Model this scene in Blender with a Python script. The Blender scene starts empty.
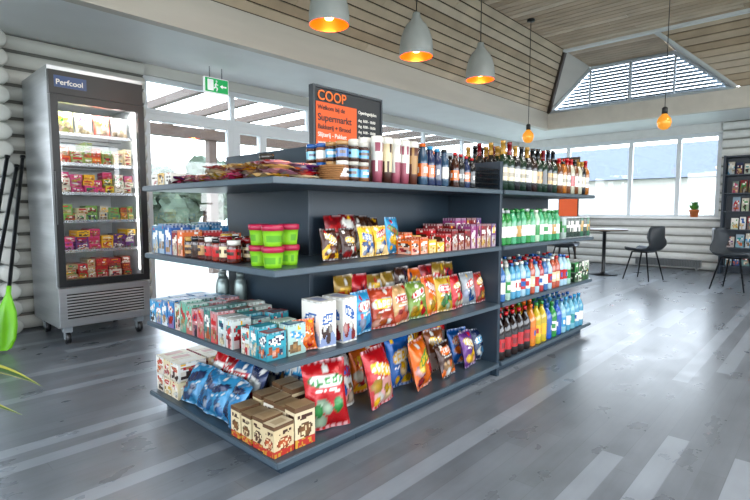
import bpy, math, random, bmesh
from mathutils import Vector, Matrix, noise
random.seed(7)
C=bpy.context; D=bpy.data; S=C.scene
R=random.random; U=random.uniform; CH=random.choice
def lin(c): return c/12.92 if c<=.04045 else ((c+.055)/1.055)**2.4
def H(h):
    h=h.lstrip('#'); return tuple(lin(int(h[i:i+2],16)/255) for i in (0,2,4))
T=Matrix.Translation
def RX(a): return Matrix.Rotation(math.radians(a),4,'X')
def RY(a): return Matrix.Rotation(math.radians(a),4,'Y')
def RZ(a): return Matrix.Rotation(math.radians(a),4,'Z')
# ---------------- materials ----------------
def mat(name,col=None,rough=.5,metal=0,vcol=False,nz=0,scale=(8,8,8),bump=0,emit=None,es=0,coat=0):
    m=D.materials.new(name); m.use_nodes=True; nt=m.node_tree; b=nt.nodes['Principled BSDF']
    b.inputs['Roughness'].default_value=rough; b.inputs['Metallic'].default_value=metal
    b.inputs['Coat Weight'].default_value=coat
    src=None
    if vcol:
        a=nt.nodes.new('ShaderNodeAttribute'); a.attribute_name='Col'; src=a.outputs['Color']
    elif col: b.inputs['Base Color'].default_value=(*col,1)
    if nz or bump:
        tc=nt.nodes.new('ShaderNodeTexCoord'); mp=nt.nodes.new('ShaderNodeMapping'); mp.inputs['Scale'].default_value=scale
        n=nt.nodes.new('ShaderNodeTexNoise'); n.inputs['Scale'].default_value=1; n.inputs['Detail'].default_value=5
        nt.links.new(tc.outputs['Object'],mp.inputs[0]); nt.links.new(mp.outputs[0],n.inputs['Vector'])
        if nz:
            mr=nt.nodes.new('ShaderNodeMapRange'); mr.inputs[1].default_value=.3; mr.inputs[2].default_value=.7
            mr.inputs[3].default_value=1-nz; mr.inputs[4].default_value=1+nz
            nt.links.new(n.outputs['Fac'],mr.inputs[0])
            mx=nt.nodes.new('ShaderNodeMix'); mx.data_type='RGBA'; mx.blend_type='MULTIPLY'; mx.inputs[0].default_value=1
            if src: nt.links.new(src,mx.inputs[6])
            else: mx.inputs[6].default_value=(*col,1)
            nt.links.new(mr.outputs[0],mx.inputs[7]); src=mx.outputs[2]
        if bump:
            bp=nt.nodes.new('ShaderNodeBump'); bp.inputs['Strength'].default_value=bump; bp.inputs['Distance'].default_value=.01
            nt.links.new(n.outputs['Fac'],bp.inputs['Height']); nt.links.new(bp.outputs[0],b.inputs['Normal'])
    if src: nt.links.new(src,b.inputs['Base Color'])
    if emit: b.inputs['Emission Color'].default_value=(*emit,1); b.inputs['Emission Strength'].default_value=es
    return m
def glassmat(name,tint=(1,1,1),gl=.12):
    m=D.materials.new(name); m.use_nodes=True; nt=m.node_tree; nt.nodes.clear()
    o=nt.nodes.new('ShaderNodeOutputMaterial'); t=nt.nodes.new('ShaderNodeBsdfTransparent'); g=nt.nodes.new('ShaderNodeBsdfGlossy')
    t.inputs[0].default_value=(*tint,1); g.inputs['Roughness'].default_value=.02
    mx=nt.nodes.new('ShaderNodeMixShader'); fr=nt.nodes.new('ShaderNodeFresnel'); fr.inputs[0].default_value=1.3
    mu=nt.nodes.new('ShaderNodeMath'); mu.operation='MULTIPLY_ADD'; mu.inputs[1].default_value=.6; mu.inputs[2].default_value=gl*.3
    nt.links.new(fr.outputs[0],mu.inputs[0]); nt.links.new(mu.outputs[0],mx.inputs[0])
    nt.links.new(t.outputs[0],mx.inputs[1]); nt.links.new(g.outputs[0],mx.inputs[2]); nt.links.new(mx.outputs[0],o.inputs[0])
    return m
M_paper=mat('printed_card',vcol=True,rough=.45)
M_foil=mat('printed_foil',vcol=True,rough=.25,metal=.15,bump=.3,scale=(25,25,25))
M_bottle=mat('bottle_gloss',vcol=True,rough=.12,coat=.5)
M_plastic=mat('satin_plastic',vcol=True,rough=.35)
M_wood=mat('ceiling_boards',vcol=True,rough=.6,nz=.14,scale=(3,3,3))
M_shelf=mat('slate_laminate',H('#35434d'),rough=.33,nz=.06,scale=(4,4,4))
M_shelfd=mat('slate_core',H('#22313d'),rough=.4,nz=.06,scale=(4,4,4))
M_edge=mat('shelf_edge_strip',H('#46545e'),rough=.35)
M_log=mat('painted_logs',vcol=True,rough=.55,nz=.05,scale=(2,10,14))
M_white=mat('white_paint',H('#e2e2e0'),rough=.5,nz=.03,scale=(3,3,3))
M_beam=mat('beam_paint',H('#c8c0b4'),rough=.55,nz=.06,scale=(1,6,6))
M_frame=mat('window_frame_paint',H('#cbd0d3'),rough=.4)
M_steel=mat('brushed_steel',H('#bcc0c3'),rough=.3,metal=.85,nz=.06,scale=(2,2,60))
M_black=mat('black_metal',H('#121416'),rough=.35)
M_dark=mat('dark_board',H('#1a1e22'),rough=.5)
M_glass=glassmat('pane_glass')
M_chair=mat('chair_shell',H('#2c3136'),rough=.5,nz=.05,scale=(30,30,30))
M_lampo=mat('lamp_shell',H('#8a8f8c'),rough=.4,nz=.04,scale=(10,10,10))
M_copper=mat('lamp_copper',H('#e0601a'),rough=.3,metal=.5,emit=H('#ff6208'),es=.8)
M_bulb=mat('warm_bulb',H('#ffd9a0'),emit=H('#ffc070'),es=10)
M_gold=mat('amber_glass',H('#b97f2c'),rough=.1,metal=.3,emit=H('#ffa63a'),es=.8)
M_led=mat('led_strip',H('#ffffff'),emit=(1,1,.97),es=7)
M_liner=mat('fridge_liner',H('#c9ced0'),rough=.4)
M_wire=mat('wire_chrome',H('#c8ccd0'),rough=.25,metal=.8)
M_leaf=mat('leaf',vcol=True,rough=.4)
M_terra=mat('terracotta',H('#b4622f'),rough=.7,nz=.1)
M_green=mat('lime_plastic',H('#7ed321'),rough=.35)
M_brown=mat('dark_brown_wood',H('#4c3a2e'),rough=.6,nz=.15,scale=(4,20,20))
M_gap=mat('board_gap',H('#4c3c2e'),rough=.8,nz=.1)
M_grass=mat('grass',H('#868a7c'),rough=.9,nz=.25,scale=(.3,.3,.3))
M_tree=mat('foliage',H('#3f4a3a'),rough=.9,nz=.3,scale=(2,2,2))
M_exit=mat('exit_green',H('#0f9a50'),rough=.4,emit=H('#0f9a50'),es=.6)
M_exitw=mat('exit_white',H('#f4f6f4'),rough=.4,emit=(1,1,1),es=.3)
M_orange=mat('poster_orange',H('#e2560f'),rough=.5)
M_deck=mat('deck_wood',H('#8b8378'),rough=.8,nz=.1)

# floor
def floor_mat():
    m=D.materials.new('vinyl_planks'); m.use_nodes=True; nt=m.node_tree; b=nt.nodes['Principled BSDF']; L=nt.links
    def N(t,**k):
        n=nt.nodes.new(t)
        for a,v in k.items(): setattr(n,a,v)
        return n
    def MA(op,a,bb=None):
        n=N('ShaderNodeMath',operation=op)
        for i,x in enumerate((a,bb)):
            if x is None: continue
            if isinstance(x,(int,float)): n.inputs[i].default_value=x
            else: L.new(x,n.inputs[i])
        return n.outputs[0]
    tc=N('ShaderNodeTexCoord'); sp=N('ShaderNodeSeparateXYZ'); L.new(tc.outputs['Object'],sp.inputs[0])
    ys=MA('DIVIDE',sp.outputs[1],.088); row=MA('FLOOR',ys)
    w1=N('ShaderNodeTexWhiteNoise',noise_dimensions='1D'); L.new(row,w1.inputs['W'])
    xs=MA('ADD',MA('DIVIDE',sp.outputs[0],1.25),MA('MULTIPLY',w1.outputs[0],9.0)); col=MA('FLOOR',xs)
    cb=N('ShaderNodeCombineXYZ'); L.new(row,cb.inputs[0]); L.new(col,cb.inputs[1])
    w2=N('ShaderNodeTexWhiteNoise',noise_dimensions='2D'); L.new(cb.outputs[0],w2.inputs['Vector'])
    lr=None
    for per,off in ((5,3),(8,3)):
        md=MA('MODULO',MA('ADD',row,720+off),per); e=MA('COMPARE',md,0)
        e.node.inputs[2].default_value=.1
        lr=e if lr is None else MA('MAXIMUM',lr,e)
    lightpl=MA('GREATER_THAN',w2.outputs[0],.25)
    light=MA('MULTIPLY',lr,lightpl)
    mp=N('ShaderNodeMapping'); mp.inputs['Scale'].default_value=(3,45,1); L.new(tc.outputs['Object'],mp.inputs[0])
    nz=N('ShaderNodeTexNoise'); nz.inputs['Scale'].default_value=1; nz.inputs['Detail'].default_value=4; L.new(mp.outputs[0],nz.inputs['Vector'])
    mp2=N('ShaderNodeMapping'); mp2.inputs['Scale'].default_value=(2.5,4,1); L.new(tc.outputs['Object'],mp2.inputs[0])
    nb=N('ShaderNodeTexNoise'); nb.inputs['Scale'].default_value=1.6; nb.inputs['Detail'].default_value=6; L.new(mp2.outputs[0],nb.inputs['Vector'])
    v=MA('ADD',MA('MULTIPLY',w2.outputs[0],.10),MA('MULTIPLY',nz.outputs[0],.12))
    v=MA('ADD',v,MA('MULTIPLY',nb.outputs[0],.42))
    v=MA('ADD',v,.19)
    v=MA('ADD',v,MA('MULTIPLY',light,.34))
    fy=MA('FRACT',ys); fx=MA('FRACT',xs)
    seam=MA('MAXIMUM',MA('LESS_THAN',fy,.03),MA('LESS_THAN',fx,.003))
    v=MA('MULTIPLY',v,MA('SUBTRACT',1,MA('MULTIPLY',seam,.18)))
    mx=N('ShaderNodeMix',data_type='RGBA',blend_type='MULTIPLY'); mx.inputs[0].default_value=1
    mx.inputs[6].default_value=(*H('#8b929a'),1); L.new(v,mx.inputs[7]); L.new(mx.outputs[2],b.inputs['Base Color'])
    L.new(MA('ADD',MA('MULTIPLY',nb.outputs[0],.2),.2),b.inputs['Roughness'])
    bp=N('ShaderNodeBump'); bp.inputs['Strength'].default_value=.04; bp.inputs['Distance'].default_value=.001
    L.new(MA('SUBTRACT',nz.outputs[0],seam),bp.inputs['Height']); L.new(bp.outputs[0],b.inputs['Normal'])
    return m
M_floor=floor_mat()

# ---------------- mesh accumulator ----------------
class Acc:
    def __init__(s): s.v=[];s.f=[];s.c=[];s.m=[];s.sm=[]
    def add(s,M,vs,fs,cols,mi=0,smooth=False):
        o=len(s.v); s.v+= [tuple(M@Vector(p)) for p in vs]
        for k,f in enumerate(fs):
            s.f.append([o+i for i in f])
            c=cols if isinstance(cols,tuple) else cols[k]
            s.c.append(c); s.m.append(mi); s.sm.append(smooth)
    def box(s,x0,x1,y0,y1,z0,z1,col=(1,1,1),mi=0,M=Matrix()):
        vs=[(x,y,z) for z in (z0,z1) for y in (y0,y1) for x in (x0,x1)]
        s.add(M,vs,[(0,2,3,1),(4,5,7,6),(0,1,5,4),(2,6,7,3),(0,4,6,2),(1,3,7,5)],col,mi)
    def lathe(s,M,prof,seg=14,mi=0,fn=None,smooth=True):
        vs=[];fs=[];cs=[]
        n=len(prof)
        for r,z,_ in prof:
            for k in range(seg):
                a=2*math.pi*k/seg; vs.append((r*math.cos(a),r*math.sin(a),z))
        for i in range(n-1):
            for k in range(seg):
                k2=(k+1)%seg
                fs.append((i*seg+k,i*seg+k2,(i+1)*seg+k2,(i+1)*seg+k))
                c=prof[i][2]
                cs.append(c(k/seg) if callable(c) else c)
        s.add(M,vs,fs,cs,mi,smooth)
    def tube(s,pts,r,col=(1,1,1),mi=0,seg=8,M=Matrix()):
        pts=[Vector(p) for p in pts]; vs=[];fs=[]
        for i,p in enumerate(pts):
            d=(pts[min(i+1,len(pts)-1)]-pts[max(i-1,0)]).normalized()
            a=d.cross(Vector((0,0,1)) if abs(d.z)<.9 else Vector((1,0,0))).normalized(); b=d.cross(a)
            rr=r[i] if isinstance(r,(list,tuple)) else r
            for k in range(seg):
                t=2*math.pi*k/seg; vs.append(tuple(p+a*math.cos(t)*rr+b*math.sin(t)*rr))
        for i in range(len(pts)-1):
            for k in range(seg):
                k2=(k+1)%seg; fs.append((i*seg+k,i*seg+k2,(i+1)*seg+k2,(i+1)*seg+k))
        fs.append(tuple(range(seg))); fs.append(tuple((len(pts)-1)*seg+k for k in range(seg)))
        s.add(M,vs,fs,col,mi,True)
    def patch(s,M,o,ux,uy,nx,ny,f,mi=0):
        o=Vector(o);ux=Vector(ux);uy=Vector(uy); vs=[];fs=[];cs=[]
        for j in range(ny+1):
            for i in range(nx+1): vs.append(tuple(o+ux*(i/nx)+uy*(j/ny)))
        for j in range(ny):
            for i in range(nx):
                a=j*(nx+1)+i; fs.append((a,a+1,a+nx+2,a+nx+1)); cs.append(f((i+.5)/nx,(j+.5)/ny))
        s.add(M,vs,fs,cs,mi)
    def build(s,name,mats,parent=None,bevel=0,wn=False):
        me=D.meshes.new(name); me.from_pydata(s.v,[],s.f); 
        for m in (mats if isinstance(mats,list) else [mats]): me.materials.append(m)
        ca=me.color_attributes.new('Col','FLOAT_COLOR','CORNER'); buf=[]
        for p,c in zip(me.polygons,s.c):
            if len(c)==3 and not isinstance(c[0],tuple): buf+= [c[0],c[1],c[2],1]*p.loop_total
            else:
                for q in c: buf+=[q[0],q[1],q[2],1]
        ca.data.foreach_set('color',buf)
        me.polygons.foreach_set('material_index',s.m); me.polygons.foreach_set('use_smooth',s.sm); me.update()
        ob=D.objects.new(name,me); C.collection.objects.link(ob)
        if parent: ob.parent=parent
        if bevel:
            b=ob.modifiers.new('bevel','BEVEL'); b.width=bevel; b.segments=2; b.limit_method='ANGLE'
        return ob
def empty(name,loc=(0,0,0)):
    e=D.objects.new(name,None); e.location=loc; C.collection.objects.link(e); return e
def boxo(name,x0,x1,y0,y1,z0,z1,m,parent=None,bevel=0):
    a=Acc(); a.box(x0,x1,y0,y1,z0,z1); return a.build(name,m,parent,bevel)
def text(name,s,size,M,m,parent=None,align='LEFT'):
    cu=D.curves.new(name,'FONT'); cu.body=s; cu.size=size; cu.extrude=.0008; cu.align_x=align; cu.offset=size*.012
    cu.materials.append(m); o=D.objects.new(name,cu); C.collection.objects.link(o)
    if parent: o.parent=parent; o.matrix_parent_inverse=parent.matrix_basis.inverted()
    o.matrix_basis=M
    return o

# ---------------- camera geometry ----------------
F=495.; HD=math.radians(43)
cam=D.cameras.new('camera'); co=D.objects.new('camera',cam); C.collection.objects.link(co)
cam.sensor_width=36; cam.lens=F/750*36; cam.clip_start=.02
co.location=(0,0,1.06); co.rotation_euler=(math.radians(90-4.62),0,HD-math.pi/2); S.camera=co
cs,sn=math.cos(HD),math.sin(HD)
def Xof(px,Y): r=(px-375)/F; return (cs*Y+r*sn*Y)/(sn-cs*r)
def Yof(px,X): r=(px-375)/F; return (sn*X-r*cs*X)/(cs+sn*r)

# ---------------- room shell ----------------
X0,X1,Y0,Y1=-3.0,10.3,-4.5,5.25
boxo('floor',X0,X1+.2,Y0,Y1+.2,-.06,0,M_floor)
SO=2.55
LC=H('#b9b9b2'); LSHADE=H('#5e5e58')  # log colour, then a darker tone that paints shade into the grooves
def logs(acc,axis,a0,a1,p,z0,z1,inward,pitch=.145,depth=.06,seg=10):
    n=max(1,round((z1-z0)/pitch)); ph=(z1-z0)/n; pr=[]
    for i in range(n):
        for k in range(seg):
            t=k/seg; pr.append((math.sin(math.pi*t)**.6*depth, z0+ph*(i+t)))
    pr.append((0,z1)); vs=[];fs=[];cc=[]
    for a in (a0,a1):
        for d,z in pr:
            q=p+inward*d
            vs.append((a,q,z) if axis=='X' else (q,a,z))
    m=len(pr)
    for i in range(m-1): fs.append((i,i+1,m+i+1,m+i)); cc.append(LSHADE if i%seg in (0,seg-1) else LC)
    acc.add(Matrix(),vs,fs,cc,0,True)
    b0,b1=(p,p-inward*.12); lo,hi=min(b0,b1),max(b0,b1)
    if axis=='X': acc.box(a0,a1,lo,hi,z0,z1,LC)
    else: acc.box(lo,hi,a0,a1,z0,z1,LC)
wl=Acc()
logs(wl,'X',X0,0.0,Y1,0,SO,-1)
logs(wl,'X',.95,2.16,Y1,0,SO,-1)
logs(wl,'X',0.0,.95,Y1,2.3,SO,-1,.125); logs(wl,'X',0,.95,Y1,0,.6,-1,.15)
logs(wl,'X',4.5,X1,Y1,0,.9,-1,.15)
wl.box(2.16,X1,Y1,Y1+.12,2.44,SO,LC)
for i in range(17):
    z=.08+i*.148
    wl.lathe(T((.93,Y1-.0,z))@RX(90),[(0,0,LC),(.07,0,LC),(.07,.22,LC),(.055,.235,LC),(0,.235,LC)],12)
wl.build('wall_left',M_log)
wf=Acc(); LC=H('#d0d0cc'); LSHADE=H('#8c8c86')
logs(wf,'Y',1.5,Y1,X1,0,.9,-1,.15)
logs(wf,'Y',Y0,1.5,X1,0,SO,-1,.15)
wf.box(X1,X1+.12,1.5,Y1,2.4,SO,LC)
wf.build('wall_far',M_log)
def wallopen(name,axis,a0,a1,p0,p1,zt,z0,z1,opens,m):
    a=Acc()
    def bx(u0,u1,za,zb):
        if axis=='X': a.box(u0,u1,p0,p1,za,zb)
        else: a.box(p0,p1,u0,u1,za,zb)
    bx(a0,a1,0,z0); bx(a0,a1,z1,zt); cur=a0
    for o0,o1 in opens: bx(cur,o0,z0,z1); cur=o1
    bx(cur,a1,z0,z1); return a.build(name,m)
wallopen('wall_right','X',X0,X1,Y0-.12,Y0,3.6,.5,2.6,[(-2.5,1.),(1.3,4.8),(5.1,8.8)],M_white)
wallopen('wall_back','Y',Y0,Y1,X0-.12,X0,3.6,.5,2.6,[(-4,-1),(-.6,2.0),(2.3,4.6)],M_white)

def window(name,axis,p,a0,a1,z0,z1,muls=(),bars=(),w=.05,d=.06,glass=True,m=None):
    e=empty(name,((a0+a1)/2,p,(z0+z1)/2) if axis=='X' else (p,(a0+a1)/2,(z0+z1)/2))
    a=Acc()
    def bx(u0,u1,za,zb,p0=p,p1=p+d,mi=0):
        if axis=='X': a.box(u0,u1,p0,p1,za,zb,mi=mi)
        else: a.box(p0,p1,u0,u1,za,zb,mi=mi)
    bx(a0,a1,z1-w,z1); bx(a0,a1,z0,z0+w); bx(a0,a0+w,z0+w,z1-w); bx(a1-w,a1,z0+w,z1-w)
    for q in muls: bx(q-w/2,q+w/2,z0+w,z1-w)
    for z in bars: bx(a0+w,a1-w,z-w/2,z+w/2,p+.004,p+d-.004)
    if glass: bx(a0+w*.5,a1-w*.5,z0+w*.5,z1-w*.5,p+d*.45,p+d*.55,1)
    o=a.build('frame',[m or M_frame,M_glass],e); o.matrix_parent_inverse=e.matrix_basis.inverted()
    return e
window('window_1','X',Y1+.02,0,.95,.6,2.3,glass=True,m=M_black)
window('window_2','X',Y1+.02,2.16,4.5,2.061,2.44,muls=(3.2,4.35),w=.05)
window('window_3','X',Y1+.02,2.16,3.199,0,2.06,w=.07)
window('door_1','X',Y1+.02,3.2,4.499,0,2.06,muls=(3.62,),bars=(1.0,),w=.09,d=.08)
window('window_4','X',Y1+.02,4.5,X1,2.061,2.44,muls=(5.7,6.9,8.1,9.3))
window('window_5','X',Y1+.02,4.5,X1,.9,2.06,muls=(5.7,6.9,8.1,9.3),w=.06)
window('window_6','Y',X1+.02,1.5,Y1,.9,2.4,muls=(2.15,2.95,4.15),bars=(),w=.07)
boxo('trim_1',X1-.16,X1-.001,1.4,Y1,.9,.935,M_white)
boxo('trim_2',4.5,X1-.2,Y1-.14,Y1-.001,.9,.935,M_white)
bl=Acc()
for i in range(24): bl.box(.03,.92,Y1-.03,Y1-.005,.7+i*.066,.73+i*.066)
bl.build('window_blind',M_black)

BZ0,BZ1=2.55,2.86
boxo('ceiling_soffit_left',X0,X1+.1,4.13,Y1+.12,SO+.001,SO+.05,M_white)
boxo('ceiling_soffit_far',9.13,X1+.12,Y0,4.13,SO+.001,SO+.05,M_white)
boxo('beam_left',X0,9.13,4.05,4.13,BZ0,BZ1,M_beam)
boxo('beam_far',9.05,9.13,Y0,4.05,BZ0,BZ1,M_beam)
boxo('trim_3',X0,9.05,4.035,4.05,BZ0+.0,BZ0+.05,M_beam)
boxo('trim_4',9.035,9.05,Y0,4.02,BZ0+.0,BZ0+.05,M_beam)
cl=Acc()
wood=[H('#c6b196'),H('#bda58a'),H('#cfbba2'),H('#b59d81'),H('#c2ab90')]
nb=10
for i in range(nb):
    s0,s1=i/nb+.008,(i+1)/nb-.008
    def P(s,x): return (x,4.05-.79*s,2.86+.69*s)
    xs=[X0]+sorted(U(X0,8) for _ in range(3))
    for a,b in zip(xs,xs[1:]+[None]):
        e0=b-.004 if b else 9.05-1.2*s0; e1=b-.004 if b else 9.05-1.2*s1
        vs=[P(s0,a),P(s0,e0),P(s1,e1),P(s1,a)]
        up=Vector((0,.66,.75))*.016
        vs+= [tuple(Vector(q)+up) for q in vs]
        cl.add(Matrix(),vs,[(0,1,2,3),(4,7,6,5),(0,4,5,1),(3,2,6,7),(1,5,6,2),(0,3,7,4)],CH(wood))
for i in range(nb):
    s0,s1=i/nb+.008,(i+1)/nb-.008
    def P(s,y): return (9.05-1.2*s,y,2.86+.69*s)
    vs=[P(s0,Y0),P(s0,1.2+.8*s0),P(s1,1.2+.8*s1),P(s1,Y0)]
    up=Vector((.5,0,.86))*.016
    vs+= [tuple(Vector(q)+up) for q in vs]
    cl.add(Matrix(),vs,[(3,2,1,0),(4,5,6,7),(0,1,5,4),(3,7,6,2),(1,2,6,5),(0,4,7,3)],CH(wood))
x=7.83
while x>X0:
    ys=[Y0]+sorted(U(Y0,3) for _ in range(2))+[3.26]
    for a,b in zip(ys,ys[1:]): cl.box(x-.106,x,a,b-.004,3.55,3.566,CH(wood))
    x-=.122
x=9.04
while x>7.95: cl.box(x-.106,x,2.02,3.3,3.55,3.566,CH(wood)); x-=.122
cl.build('ceiling',M_wood)
bk=Acc(); dk=(1,1,1)
bk.add(Matrix(),[(X0,4.065,2.878),(9.1,4.065,2.878),(7.85,3.25,3.59),(X0,3.25,3.59)],[(0,1,2,3)],dk)
bk.add(Matrix(),[(9.1,Y0,2.878),(9.1,1.2,2.878),(7.85,2.,3.595),(7.85,Y0,3.595)],[(0,1,2,3)],dk)
bk.box(X0,7.9,Y0,3.3,3.572,3.64); bk.box(7.85,9.1,1.95,3.35,3.572,3.64)
bk.box(X0,9.13,4.058,4.14,2.861,2.97); bk.box(9.06,9.14,Y0,1.15,2.861,2.97)
bk.build('ceiling_backing',M_gap)
ck=Acc()
P1,P2,P3=(9.05,4.05,2.86),(9.05,3.3,3.55),(7.85,3.27,3.55)
ck.add(Matrix(),[P1,P2,P3],[(0,1,2)],(1,1,1))
ck.add(Matrix(),[(9.05,1.2,2.86),(9.05,2.0,3.55),(7.85,2.0,3.55)],[(0,1,2)],(1,1,1))
ck.build('ceiling_cheeks',M_beam)
tr=Acc(); tr.tube([P3,(9.04,4.03,2.87)],.05,seg=4); tr.build('trim_5',M_brown)
tr=Acc(); tr.tube([(7.85,2.0,3.54),(9.04,1.2,2.87)],.04,seg=4); tr.build('trim_6',M_white)
boxo('trim_7',7.8,7.88,Y0,3.27,3.515,3.55,M_white)
g=Acc(); gx=9.07
pts=[(4.02,2.86),(3.3,3.53),(2.0,3.53),(1.22,2.86)]
def bar(p,q,w=.04):
    a=Vector((gx,p[0],p[1])); b=Vector((gx,q[0],q[1])); g.tube([a,b],w,seg=4)
for i in range(4): bar(pts[i],pts[(i+1)%4])
for y in (2.65,): bar((y,2.86),(y,3.53),.03)
bar((3.3,2.86),(3.3,3.53),.02); bar((2.0,2.86),(2.0,3.53),.02)
ge=empty('window_7'); g.build('frame',M_frame,ge)
lv=Acc()
for i in range(13):
    z=2.87+i*.055; f=(z-2.86)/.67
    lv.box(9.16,9.22,1.25+.75*f,3.98-.7*f,z,z+.03,M=Matrix())
lv.build('louvres',mat('louvre_grey',H('#5c6b76'),rough=.5),ge)

# ---------------- outside ----------------
boxo('ground_outside',-40,90,-40,90,-.5,-.25,M_grass)
boxo('veranda_deck',-1,9,Y1+.2,8.2,-.2,-.04,M_deck)
vr=Acc()
for x in (1.2,4.4,7.6): vr.box(x-.07,x+.07,7.9,8.04,-.04,2.25)
vr.box(-1,9,7.88,8.06,2.25,2.42)
for i in range(14): vr.box(-.8+i*.75,-.72+i*.75,Y1+.15,8.3,2.45,2.55)
vr.build('veranda_pergola',M_brown)
def tree(x,y,h):
    a=Acc(); a.tube([(x,y,-.3),(x+.1,y,h*.3),(x,y,h*.6)],[.2,.15,.08])
    for k in range(11):
        cx,cy,cz=x+U(-1,1)*h*.26,y+U(-1,1)*h*.26,h*U(.22,.85); r=h*U(.13,.22)
        bm=bmesh.new(); bmesh.ops.create_icosphere(bm,subdivisions=3,radius=r)
        vs=[tuple(v.co*(1+.45*noise.noise(v.co*4/r+Vector((k,x,0))))+Vector((cx,cy,cz))) for v in bm.verts]
        fs=[tuple(v.index for v in f.verts) for f in bm.faces]; bm.free()
        a.add(Matrix(),vs,fs,(1,1,1),1)
    a.build('tree',[M_brown,M_tree])
for x,y,h in [(6.6,22,3.2),(9.2,23,4.3),(12,22.5,3.6),(14.6,24,3.9),(13.5,29,4.2),(18,27,3.2),(22,31,4.5),(26,31,3.8),(31,28,4.2),(36,18,3.5),(38,12,4)]: tree(x,y,h)
nbd=Acc(); nbd.box(24,30,2,14,-.3,2.4); nbd.add(Matrix(),[(23.5,1.5,2.4),(23.5,14.5,2.4),(27,14.5,4.2),(27,1.5,4.2),(30.5,1.5,2.4),(30.5,14.5,2.4)],[(0,1,2,3),(3,2,5,4),(0,3,4),(1,5,2)],(1,1,1),1)
nbd.build('neighbour_building',[mat('render_wall',H('#a8a6a0')),mat('roof_tiles',H('#4c5158'),rough=.8,nz=.2)])

# ---------------- gondola ----------------
GX0,GX1,GY0,GY1=1.08,4.37,1.52,2.67
DV=2.80
ZS=[.09,.472,.835,1.185]
TH=.028
gd=empty('gondola_shelving',((GX0+GX1)/2,(GY0+GY1)/2,0))
def kid(o): o.matrix_parent_inverse=gd.matrix_basis.inverted(); return o
a=Acc()
cw=1.56
for z in ZS:
    a.box(GX0,DV-.015,GY0,GY1,z-TH,z); a.box(DV+.015,GX1,GY0,GY1,z-TH,z)
kid(a.build('shelf_boards',M_shelf,gd,.004))
a=Acc()
a.box(cw,cw+.03,1.9,GY1-.01,0,1.37)
a.box(cw+.03,DV-.015,1.92,2.26,0,1.33)
a.box(DV+.015,GX1-.01,1.92,2.26,0,ZS[3]-TH)
a.box(DV-.015,DV+.015,GY0+.015,GY1-.03,0,1.36)
a.box(GX0+.06,cw,GY0+.06,GY1-.06,0,ZS[0]-TH)
a.box(cw,GX1-.05,GY0+.06,GY1-.06,0,ZS[0]-TH-.001)
kid(a.build('core_panels',M_shelfd,gd,.003))
a=Acc()
for z in ZS:
    a.box(GX0-.003,GX0,GY0,GY1,z-TH+.004,z-.004); a.box(GX0,DV-.02,GY0-.003,GY0,z-TH+.004,z-.004); a.box(DV+.02,GX1,GY0-.003,GY0,z-TH+.004,z-.004)
kid(a.build('edge_strips',M_edge,gd))

# ---------------- product makers ----------------
WH=H('#e0ddd4'); BK=H('#141416'); RED=H('#b20f17'); DRED=H('#760b12'); BLU=H('#12529a'); LBL=H('#2a8cbc'); NAV=H('#132248'); GRN=H('#248236'); LIM=H('#7cba1e')
YEL=H('#e4b012'); ORA=H('#d8620e'); PNK=H('#c62c6a'); PUR=H('#582270'); BRN=H('#3c1d0e'); TAN=H('#ac824e'); CRM=H('#d4c29a'); TEA=H('#1a8484'); GRY=H('#888e92'); SIL=H('#b8bcbe'); GOLD=H('#b28634'); DGN=H('#0f2a18')
ALL=[RED,BLU,LBL,GRN,YEL,ORA,PUR,WH,TEA,PNK,DRED]
def sc(c,k): return tuple(min(1,x*k) for x in c)
def mixc(a,b,t): return tuple(x*(1-t)+y*t for x,y in zip(a,b))
def hsh(*a): return (math.sin(sum(x*y for x,y in zip(a,(12.9898,78.233,37.719,4.581))))*43758.5453)%1
def pat(base,a1,a2,pic=None,kind=0):
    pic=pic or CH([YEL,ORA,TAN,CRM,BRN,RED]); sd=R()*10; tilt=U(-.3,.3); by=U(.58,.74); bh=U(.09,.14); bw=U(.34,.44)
    blobs=[(U(.15,.85),U(.1,.42),U(.08,.17),CH([pic,pic,sc(pic,.5),mixc(pic,WH,.4),mixc(pic,BRN,.5),a2])) for _ in range(7)]
    bdx,bdy,bdc=U(.15,.85),U(.84,.9),CH([WH,YEL,a2,RED])
    nl=random.randint(4,7); gl=U(.2,.6); swoosh=U(.35,.55); k=kind%3
    def f(u,v):
        w=v+tilt*(u-.5)
        if v>.955 or v<.035: return mixc(base,SIL,.45) if int(u*30)%2 else sc(base,.6)
        dx,dy=abs(u-.5)/bw,abs(w-by)/bh
        e=dx**4+dy**(4 if k else 2)
        if e<1:
            if e>.72: return sc(a2,.5) if k==0 else a2
            cu=(u-.5+bw)/(2*bw)*nl; fr_=cu%1
            if abs(w-by)<bh*.55 and .15<fr_<.85 and .4<cu<nl-.4:
                g=hsh(int(cu),sd); yy=(w-by)/bh
                if g<.33 and not(abs(yy)<.22 and .4<fr_<.65): return a2
                if g>=.33 and g<.66 and not(yy>.1 and fr_>.5): return a2
                if g>=.66 and (fr_<.4 or abs(yy)>.3): return a2
            return a1
        if (u-bdx)**2+((v-bdy)*1.3)**2<.006: return bdc
        for x_,y_,r_,c_ in blobs:
            d=((u-x_)**2+((v-y_)*1.3)**2)**.5
            if d<r_: return mixc(c_,sc(c_,.45),d/r_) 
        if k==2 and w<swoosh-.3*(u-.5)**2*4: return mixc(a1,base,.25)
        if k==1 and v<.46 and .08<u<.92: return mixc(base,a2,.35)
        if by-bh-.07<w<by-bh-.035 and .22<u<.78 and hsh(int(u*22),sd,3)>.3: return WH
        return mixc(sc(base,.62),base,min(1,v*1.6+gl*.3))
    return f
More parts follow.
